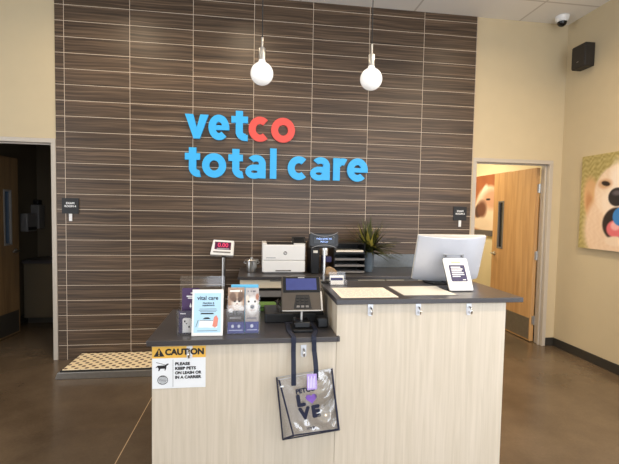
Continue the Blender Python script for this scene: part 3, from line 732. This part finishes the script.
MB().box(-.05, .05, -.001, -.0001, .014, .064, T=PT).build('panel_screen', 'blackgloss', k)
k = thing('metal_canister', 'lidded stainless steel canister left of the white printer', 'canister', (1.838, -.33, BT))
MB().lathe([(.048, 0), (.051, .006), (.051, .102), (.060, .108), (.060, .111), (.055, .112), (0, .112)], n=36).build('body', 'silver', k, smooth=True)
MB().lathe([(.066, .1125), (.068, .118), (.062, .126), (.02, .133), (.012, .134), (.014, .146), (0, .148)], n=36).build('lid', 'silver', k, smooth=True)
for sd in (-1, 1): MB().tube([(sd*.054, 0, .105), (sd*.072, 0, .104), (sd*.074, 0, .09), (sd*.05, 0, .082)], .004, 8).build('handle', 'silver', k, smooth=True)
# black tower and bits
k = thing('computer_tower', 'slim black computer upright between the printer and letter tray', 'computer', (2.452, -.33, BT))
MB().box(-.045, .035, -.14, .2, 0, .30).build('case', 'black', k, bevel=.008)
MB().box(-.03, .02, -.1415, -.1402, .16, .28).build('vent_panel', 'dark', k)
MB().box(-.026, .016, -.152, -.1416, .205, .228).build('connector', 'offwhite', k)
k = thing('cable_hub', 'small white adapter box on dark bracket beside letter tray', 'adapter', (2.555, -.40, BT))
MB().box(-.034, .06, -.03, .03, .11, .165).build('label_box', 'label', k, bevel=.003)
MB().box(-.03, .018, -.03, .03, .175, .235).build('adapter', 'offwhite', k, bevel=.004)
MB().box(-.034, .0, .0, .028, 0, .1098).box(-.034, .0, .0, .028, .1655, .1745).build('bracket', 'black', k)
k = thing('tape_dispenser', 'tan tape dispenser in front of the black letter tray', 'tape dispenser', (2.60, -.50, BT))
MB().prism([(-.055, 0), (.055, 0), (.055, .03), (.03, .055), (-.01, .075), (-.04, .07), (-.055, .045)], -.025, .025).build('body', 'tan', k, bevel=.005)
MB().box(.040, .0552, -.024, .024, .0304, .036).build('cutter', 'steelgrey', k)
# letter tray
k = thing('letter_tray', 'black four tier letter tray on the back countertop', 'letter tray', (2.79, -.34, BT))
MB().box(-.155, -.150, -.11, .16, 0, .295).box(.150, .155, -.11, .16, 0, .295).box(-.15, .15, .155, .16, 0, .295).box(-.15, .15, -.11, .155, .29, .295).build('frame', 'black', k, bevel=.001)
for i in range(4): MB().box(-.149, .149, -.12, .154, .008+i*.062, .012+i*.062).box(-.149, .149, -.122, -.1202, .008+i*.062, .028+i*.062).build('shelf', 'greyp' if i < 3 else 'black', k)
for i in range(4):
    tag(box(2.655, 2.928, -.455, -.20, BT+.0125+i*.062, BT+.0125+i*.062+(.006 if i < 3 else .030)).build('paper_stack', 'cream' if i == 3 else 'lightgrey'),
        ('thin paper stack in the lowest tier of the letter tray', 'thin paper stack in the letter tray, second tier from the bottom', 'thin paper stack in the letter tray, third tier from the bottom', 'thick cream paper stack in the top tier of the letter tray')[i], 'paper', 'papers in the letter tray')
# plant
k = thing('potted_plant', 'spiky green potted plant in a tall blue grey pot', 'plant', (3.022, -.30, BT))
MB().lathe([(.044, 0), (.048, .01), (.064, .19), (.066, .20), (.060, .20), (.056, .175), (0, .172)], n=36).build('pot', 'pot', k, smooth=True)
rp = random.Random(11)
def leaves(cnt, seed, sc=1):
    r3 = random.Random(seed); mb = MB()
    for i in range(cnt):
        a = r3.uniform(0, 2*pi); el = rad(r3.choice([r3.uniform(62, 88), r3.uniform(35, 75), r3.uniform(10, 55), r3.uniform(0, 40)])); L_ = r3.uniform(.20, .385)*sc*(1 if el > .9 else .78)
        dx, dz = cos(el), sin(el); sd = Vector((-sin(a), cos(a), 0)); P0 = Vector((.02*cos(a), .02*sin(a), .19+r3.uniform(0, .05))); path = []
        for j in range(7):
            u = j/6; path.append((P0+Vector((cos(a)*dx, sin(a)*dx, dz))*L_*u+Vector((cos(a)*.05, sin(a)*.05, -.07))*u*u*(1.2 if el < .9 else .4), (.007+.014*sin(pi*min(1, u*1.25+.12)))*(1-u**3)))
        vs = []
        for p, wd in path:
            p.y = min(p.y, .262)
            if p.z < .31: p.x = max(p.x, -.062)
            vs += [p-sd*wd, p+Vector((0, 0, -.003)), p+sd*wd]
        fs = []
        for j in range(6):
            q = 3*j; fs += [(q, q+1, q+4, q+3), (q+1, q+2, q+5, q+4)]
        mb.add(vs, fs)
    return mb
leaves(150, 3).build('foliage', 'leaf', k, smooth=True)
leaves(30, 9, .9).build('variegated_leaves', 'leafy', k, smooth=True)
k = thing('tissue_box', 'cream box on the back countertop below the monitor corner', 'box', (3.50, -.50, BT))
MB().box(-.06, .06, -.05, .05, 0, .07).build('carton', 'offwhite', k, bevel=.002)
MB().box(.07, .14, -.05, .04, 0, .012).build('lid_flap', 'greyp', k)

# ------------------------------------------------------------------ floor scale and its read-out
k = thing('floor_scale', 'low pet floor scale with a cream flecked mat by the tile', 'scale', (.88, -.27, 0))
MB().prism([(-.77, .008), (-.76, .0), (.74, 0), (.74, .062), (-.74, .062), (-.752, .055)], -.235, .235).build('platform', 'steelgrey', k, bevel=.004)
MB().box(-.735, .73, -.222, .225, .0622, .071).build('rim', 'rubber', k, bevel=.002)
MB().box(-.722, .72, -.205, .222, .0712, .078).build('mat', 'pawmat', k, bevel=.002)
k = thing('scale_readout', 'white scale readout with red digits on a steel pole', 'scale display', (1.655, -.12, 0))
k.location.x = 1.553
MB().lathe([(.07, 0), (.07, .01), (.03, .02), (0, .02)], n=24).build('base', 'steelgrey', k, smooth=True)
MB().tube([(0, 0, .015), (0, 0, 1.06)], .019, 16).build('pole', 'silver', k, smooth=True)
MB().box(-.02, .02, -.02, .02, 1.0602, 1.078).build('bracket', 'black', k)
IT = Matrix.Translation((-.012, -.03, 1.08)) @ Matrix.Rotation(rad(-22), 4, 'X') @ Matrix.Rotation(rad(3), 4, 'Y')
MB().prism([(-.115, 0), (.105, 0), (.112, .008), (.108, .155), (.1, .16), (-.095, .16), (-.102, .155), (-.12, .008)], -.02, .045, T=IT).build('housing', 'white', k, bevel=.006)
MB().box(-.082, .08, -.0225, -.0202, .058, .138, T=IT).build('display_window', 'ledwin', k)
MB().box(-.092, .08, -.0222, -.0202, .024, .038, T=IT).build('button_strip', 'greyp', k)
o = text('0.00', .062, 'led', k, (0, 0, 0), bold=.0012, ext=.0002); o.matrix_local = IT @ Matrix.Translation((0, -.0229, .104)) @ Matrix.Rotation(pi/2, 4, 'X')
MB().box(-.06, .065, -.0232, -.0226, .064, .071, T=IT).build('lettering', 'lightgrey', k)

# ------------------------------------------------------------------ wall sign letters
def T_(x, z): return Matrix.Translation((x, 0, z))
def glyph(ch, w, xh, t, asc):
    mb = MB(); d0, d1 = -.032, 0
    rx, rz = w/2, xh/2+.006
    cz = xh/2
    if ch == 'o': mb.arc(rx, cz, rx, rz, t, 0, 360, d0, d1, 56)
    elif ch == 'c': mb.arc(rx*1.04, cz, rx*1.04, rz, t, 48, 312, d0, d1, 44)
    elif ch == 'e':
        mb.arc(rx, cz, rx, rz, t*.98, 0, 316, d0, d1, 52); mb.box(t*.6, w-.004, d0+.0004, d1-.0004, cz-t*.36, cz+t*.30)
        mb.box(w-t*1.02, w, d0+.0002, d1-.0002, cz-t*.36, cz+.004)
    elif ch == 'l': mb.box(0, w, d0, d1, 0, asc)
    elif ch == 't':
        s0 = w*.26
        mb.box(s0, s0+t, d0, d1, t*.95, asc); mb.box(0, w*.98, d0+.0004, d1-.0004, xh-t*.92, xh)
        R_ = t*1.30; mb.arc(s0+R_, R_-.004, R_, R_, t, 180, 285, d0+.0002, d1-.0002, 20)
        mb.box(s0+R_+t*.15, w*.97, d0+.0003, d1-.0003, -.004, t*.80)
    elif ch == 'v':
        mb.prism([(0, xh), (t*1.12, xh), (w/2+t*.42, 0), (w/2-t*.42, 0)], d0, d1); mb.prism([(w-t*1.12, xh), (w, xh), (w/2+t*.42, 0), (w/2-t*.42, 0)], d0+.0004, d1-.0004)
    elif ch == 'r':
        mb.box(0, t, d0, d1, 0, xh); mb.arc(t*.2+w*.62, xh-w*.66, w*.66, w*.66, t, 62, 160, d0+.0004, d1-.0004, 20)
    elif ch == 'a':
        mb.box(w-t, w, d0, d1, 0, xh*.66); ra_ = w*.47
        mb.arc(w-ra_, xh-ra_*.92+.004, ra_, ra_*.92, t*.92, 0, 142, d0+.0004, d1-.0004, 24)
        rb = xh*.31; mb.arc(w*.44, rb-.006, w*.44, rb, t*.82, 0, 360, d0+.0002, d1-.0002, 40)
        mb.box(w*.44, w-t*.4, d0+.0006, d1-.0006, rb*2-.006-t*.82, rb*2-.006)
    return mb
k = thing('wall_sign', 'raised blue and red lettering of the clinic name on tile', 'sign', (2.1, -.0015, 1.88))
L1 = [('v', 1.150, 1.384, 'blue'), ('e', 1.384, 1.593, 'blue'), ('t', 1.613, 1.786, 'blue'), ('c', 1.790, 2.006, 'red'), ('o', 2.022, 2.272, 'red')]
L2 = [('t', 1.151, 1.304, 'blue'), ('o', 1.322, 1.564, 'blue'), ('t', 1.586, 1.738, 'blue'), ('a', 1.761, 1.971, 'blue'), ('l', 2.015, 2.083, 'blue'),
      ('c', 2.202, 2.426, 'blue'), ('a', 2.441, 2.652, 'blue'), ('r', 2.689, 2.836, 'blue'), ('e', 2.842, 3.069, 'blue')]
for LL, zb, xh, asc in ((L1, .385, .245, .295), (L2, 0, .238, .315)):
    for ch, x0, x1, m_ in LL:
        if m_ == 'red' and ch == 'c': x1 += .01
        glyph(ch, x1-x0, xh, .073, asc if not (ch == 't') else (.30 if zb else .295)).build('letter', m_, k, (x0-2.1, 0, zb))

# room signs
for x, z, num, lb in ((.046, 1.556, '4', 'black exam room sign left of the tiled wall, above the floor scale'), (4.160, 1.551, '3', 'black exam room sign on the tile beside the right doorway')):
    k = thing('room_sign', lb, 'sign', (x, -.001, z), group='exam room signs')
    MB().box(-.0785, .0785, -.008, 0, -.077, .077).build('plate', 'black', k, bevel=.001)
    text('EXAM', .027, 'whiteink', k, (0, -.0086, .026), bold=.0008, fw=.076); text('ROOM '+num, .027, 'whiteink', k, (0, -.0086, -.004), bold=.0008, fw=.106)
    MB().box(-.013, .016, -.010, -.0005, -.150, -.0775).build('slider_tab', 'whiteink', k, bevel=.002)

# pendants
def pendant(x, z, label):
    k = thing('pendant_light', label, 'lamp', (x, -2.0, z), group='globe pendants over the counter')
    R0 = .0635; pr = []
    for i in range(25):
        a = -pi/2+i*(pi/2+rad(62))/24; pr.append((max(R0*cos(a), .0005), R0*sin(a)))
    pr += [(.020, .066), (.0175, .078), (0, .078)]
    MB().lathe(pr, n=40).build('bulb', 'bulb', k, smooth=True)
    MB().lathe([(.0185, .072), (.0185, .136), (.016, .140), (0, .14)], n=28).build('socket', 'silver', k, smooth=True)
    MB().lathe([(.0065, .1402), (.0065, .196), (.003, .199), (0, .199)], n=16).build('stem', 'silver', k, smooth=True)
    MB().tube([(0, 0, .198), (0, 0, H-z-.025)], .003, 8).build('cord', 'rubber', k, smooth=True)
    MB().lathe([(.06, H-z-.028), (.062, H-z-.001), (0, H-z-.001)], n=24).build('canopy', 'silver', k, smooth=True)
pendant(1.895, 2.305, 'white globe bulb pendant above the red letters')
pendant(2.523, 2.313, 'white globe bulb pendant right of the blue and red lettering')

# speaker on right wall
k = thing('wall_speaker', 'black box speaker mounted high on the right wall', 'speaker', (XR, -.359, 3.137))
MB().prism([(-.004, -.155), (-.004, .03), (-.117, .03), (-.117, -.155)], 0, .245, T=Matrix.Rotation(pi/2, 4, 'X')).build('cabinet', 'speaker', k, bevel=.008)
MB().box(-.124, -.1172, -.024, .149, .012, .233).build('grille', 'speaker', k, bevel=.004)
MB().box(-.126, -.1242, .05, .075, .06, .068).build('badge', 'greyp', k)
# dome camera
k = thing('dome_camera', 'white dome security camera on the ceiling in the corner', 'security camera', (5.19, -.16, H))
MB().lathe([(.0, -.062), (.045, -.062), (.066, -.04), (.072, -.002), (0, -.002)], n=32).build('housing', 'white', k, smooth=True)
pr = [(max(.048*cos(-pi/2+i*pi/2/10), .0005), -.062+.048*sin(-pi/2+i*pi/2/10)) for i in range(11)]
MB().lathe(pr+[(0, -.0618)], n=32).build('dome_lens', 'blackgloss', k, smooth=True)

# canvas prints
def goldfn(u, v):
    n0 = .5+.2*sin(u*91+v*53+3*sin(v*39))*sin(v*23-u*17)+.2*sin(u*57-v*111+2*sin(u*49))+.2*(noise(round(u*130), round(v*130))-.5)
    c_ = mixc((150, 134, 74), (200, 182, 122), n0)
    for sd in (1, -1):
        cx_ = .47-sd*.47
        U = .47+(u-.47)*sd
        c_ = mixc(c_, (214, 168, 118), ell(U, v, .165, .50, .115, .27, .35, 12)); c_ = mixc(c_, (192, 136, 88), ell(U, v, .135, .44, .05, .16, .6, 12))
    c_ = mixc(c_, (238, 208, 178), ell(u, v, .47, .22, .40, .42, .2)); c_ = mixc(c_, (243, 218, 190), ell(u, v, .47, .60, .285, .275, .12))
    f_ = .5+.5*sin(u*90+sin(v*40)*2)*sin(v*55+u*20)
    if c_[2] > 150: c_ = mixc(c_, (222, 184, 148), .35*f_)
    c_ = mixc(c_, (250, 232, 212), ell(u, v, .47, .70, .10, .20, .8))
    for sd in (1, -1):
        U = .47+(u-.47)*sd
        c_ = mixc(c_, (214, 170, 130), ell(U, v, .31, .685, .085, .05, .6)); c_ = mixc(c_, (40, 26, 20), ell(U, v, .32, .688, .052, .024, .35, -14))
    c_ = mixc(c_, (246, 224, 200), ell(u, v, .47, .50, .20, .15, .5))
    c_ = mixc(c_, (34, 22, 22), ell(u, v, .47, .275, .165, .165, .12)); c_ = mixc(c_, (226, 112, 116), ell(u, v, .46, .225, .105, .088, .2)); c_ = mixc(c_, (244, 176, 172), ell(u, v, .46, .255, .055, .045, .5))
    c_ = mixc(c_, (240, 214, 186), ell(u, v, .47, .10, .13, .05, .3))
    c_ = mixc(c_, (52, 128, 196), ell(u, v, .52, .35, .098, .094, .1)); c_ = mixc(c_, (120, 180, 226), ell(u, v, .55, .385, .03, .025, .8))
    c_ = mixc(c_, (34, 28, 32), ell(u, v, .46, .545, .10, .092, .14)); c_ = mixc(c_, (92, 84, 90), ell(u, v, .46, .585, .055, .025, .8))
    return c_
def restfn(u, v):
    c_ = mixc((178, 112, 70), (158, 90, 54), v*.8+.2*sin(u*20+v*9))
    c_ = mixc(c_, (236, 214, 190), ell(u, v, .45, .42, .42, .40, .15, -20)); c_ = mixc(c_, (240, 226, 208), ell(u, v, .30, .70, .08, .16, .4, -25))
    c_ = mixc(c_, (206, 158, 130), ell(u, v, .55, .60, .3, .16, .6)); c_ = mixc(c_, (70, 44, 38), ell(u, v, .13, .40, .09, .12, .3)); c_ = mixc(c_, (112, 70, 54), ell(u, v, .24, .44, .14, .14, .6))
    c_ = mixc(c_, (46, 30, 26), ell(u, v, .42, .60, .06, .018, .4)); c_ = mixc(c_, (226, 206, 182), ell(u, v, .2, .2, .3, .10, .4))
    c_ = mixc(c_, (96, 92, 92), 1 if v < .10 else 0)
    return c_
tag(painted('canvas_print', .97, .98, .033, goldfn, 130, 130, None, 'print', (XR-.034, -.815, 1.205), (0, 0, rad(-90))), 'square photo print of a golden dog holding a blue ball', 'picture')
tag(painted('canvas_print', .97, .96, .03, restfn, 90, 90, None, 'print', (5.53-.031, 1.565, 1.21), (0, 0, rad(-90))), 'photo print of a resting animal behind the open wooden door', 'picture')
k = thing('wall_switch', 'narrow black device on the exam room wall by doorway', 'switch', (5.529, 2.15, 1.42))
MB().box(-.02, 0, -.06, .06, 0, .24).build('plate', 'black', k, bevel=.004)
MB().box(-.024, -.0202, -.03, .03, .08, .16).build('rocker', 'blackgloss', k, bevel=.002)
# dim room fittings
k = thing('towel_dispenser', 'grey paper dispenser on the wall inside the dim left room', 'dispenser', (-1.199, 1.59, 1.21))
MB().box(0, .09, -.12, .12, 0, .24).build('case', 'greyp', k, bevel=.01)
MB().box(.0902, .094, -.10, .10, .02, .06).build('slot', 'black', k)
k = thing('sharps_box', 'tall dark box next to grey dispenser in the dim room', 'dispenser', (-1.199, 1.80, 1.24))
MB().box(0, .11, -.075, .075, 0, .33).build('case', 'greyp', k, bevel=.01)
MB().box(.02, .09, -.05, .05, .3302, .40).build('lid', 'black', k, bevel=.01)
k = thing('wash_cabinet', 'dim cabinet with dark top inside the left room', 'cabinet', (-.3, 1.62, 0))
MB().box(-.83, .6, -.22, .26, .08, .80).build('carcass', 'wall_dim', k)  # pale cabinet given the wall colour that has the shade put in
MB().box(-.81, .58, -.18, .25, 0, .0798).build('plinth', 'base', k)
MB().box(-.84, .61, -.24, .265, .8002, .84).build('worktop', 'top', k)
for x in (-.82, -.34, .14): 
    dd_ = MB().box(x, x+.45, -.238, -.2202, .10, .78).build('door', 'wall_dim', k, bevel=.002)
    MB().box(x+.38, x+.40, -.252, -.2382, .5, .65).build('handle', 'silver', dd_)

# ------------------------------------------------------------------ camera
f_px = 405.0
cam = bpy.data.cameras.new('camera'); co = bpy.data.objects.new('camera', cam); COL.objects.link(co)
right = Vector((.99095103, -.13302603, .017892)); up = Vector((-.01112611, .05143194, .99861452)); fwd = Vector((.13376194, .98977716, -.04948648))
co.matrix_world = Matrix(((right.x, up.x, -fwd.x, 1.86553), (right.y, up.y, -fwd.y, -4.31965), (right.z, up.z, -fwd.z, 1.53872), (0, 0, 0, 1)))
cam.sensor_fit = 'HORIZONTAL'; cam.sensor_width = 36; cam.lens = f_px*36/619; cam.clip_start = .05
SC.camera = co

# ------------------------------------------------------------------ light
wd = bpy.data.worlds.new('daylight'); SC.world = wd; wd.use_nodes = True
bg = wd.node_tree.nodes['Background']; bg.inputs[0].default_value = lin((232, 240, 252)); bg.inputs[1].default_value = 3.0
def area(name, loc, rot, sx, sy, power, col, portal=False, spread=180, disk=False):
    l_ = bpy.data.lights.new(name, 'AREA'); l_.shape = 'DISK' if disk else 'RECTANGLE'; l_.size = sx
    if not disk: l_.size_y = sy
    l_.energy = power; l_.color = lin(col)[:3]; l_.spread = rad(spread)
    o = bpy.data.objects.new(name, l_); COL.objects.link(o); o.location = loc; o.rotation_euler = rot
    if portal: l_.cycles.is_portal = True
    return o
area('front_window_portal', (3.2, YB+.02, 1.7), (rad(90), 0, 0), 4.0, 3.2, 1, (255, 255, 255), True)
area('side_window_portal', (XR-.02, -3.8, 1.7), (0, rad(90), 0), 3.2, 2.8, 1, (255, 255, 255), True)
area('added_opening_portal', (XL+.02, -3.6, 1.65), (0, rad(-90), 0), 3.3, 4.0, 1, (255, 255, 255), True)  # for the opening added out of view to brighten the right wall
WARM = (255, 230, 194)
for x, y, p in ((.5, -.92, 11), (1.73, -.92, 11), (4.28, -.92, 5), (.5, -3.4, 6), (2.9, -3.4, 8), (4.3, -3.4, 32), (4.4, -2.1, 36)):  # last one is added, unseen, to brighten right wall; the one before is boosted
    area('downlight_or_fill', (x, y, H-.01), (0, 0, 0), .15, .15, p, WARM, disk=True, spread=150)
area('exam_room_light', (4.5, 1.6, 2.74), (0, 0, 0), .6, 1.2, 40, (255, 238, 208))
vs_ = SC.view_settings; vs_.view_transform = 'Standard'; vs_.look = 'None'; vs_.gamma = 1; vs_.use_curve_mapping = False; vs_.exposure = 0.22
SC.cycles.max_bounces = 10; SC.cycles.transparent_max_bounces = 24
SC.cycles.use_denoising = True
SC.cycles.sample_clamp_indirect = 6
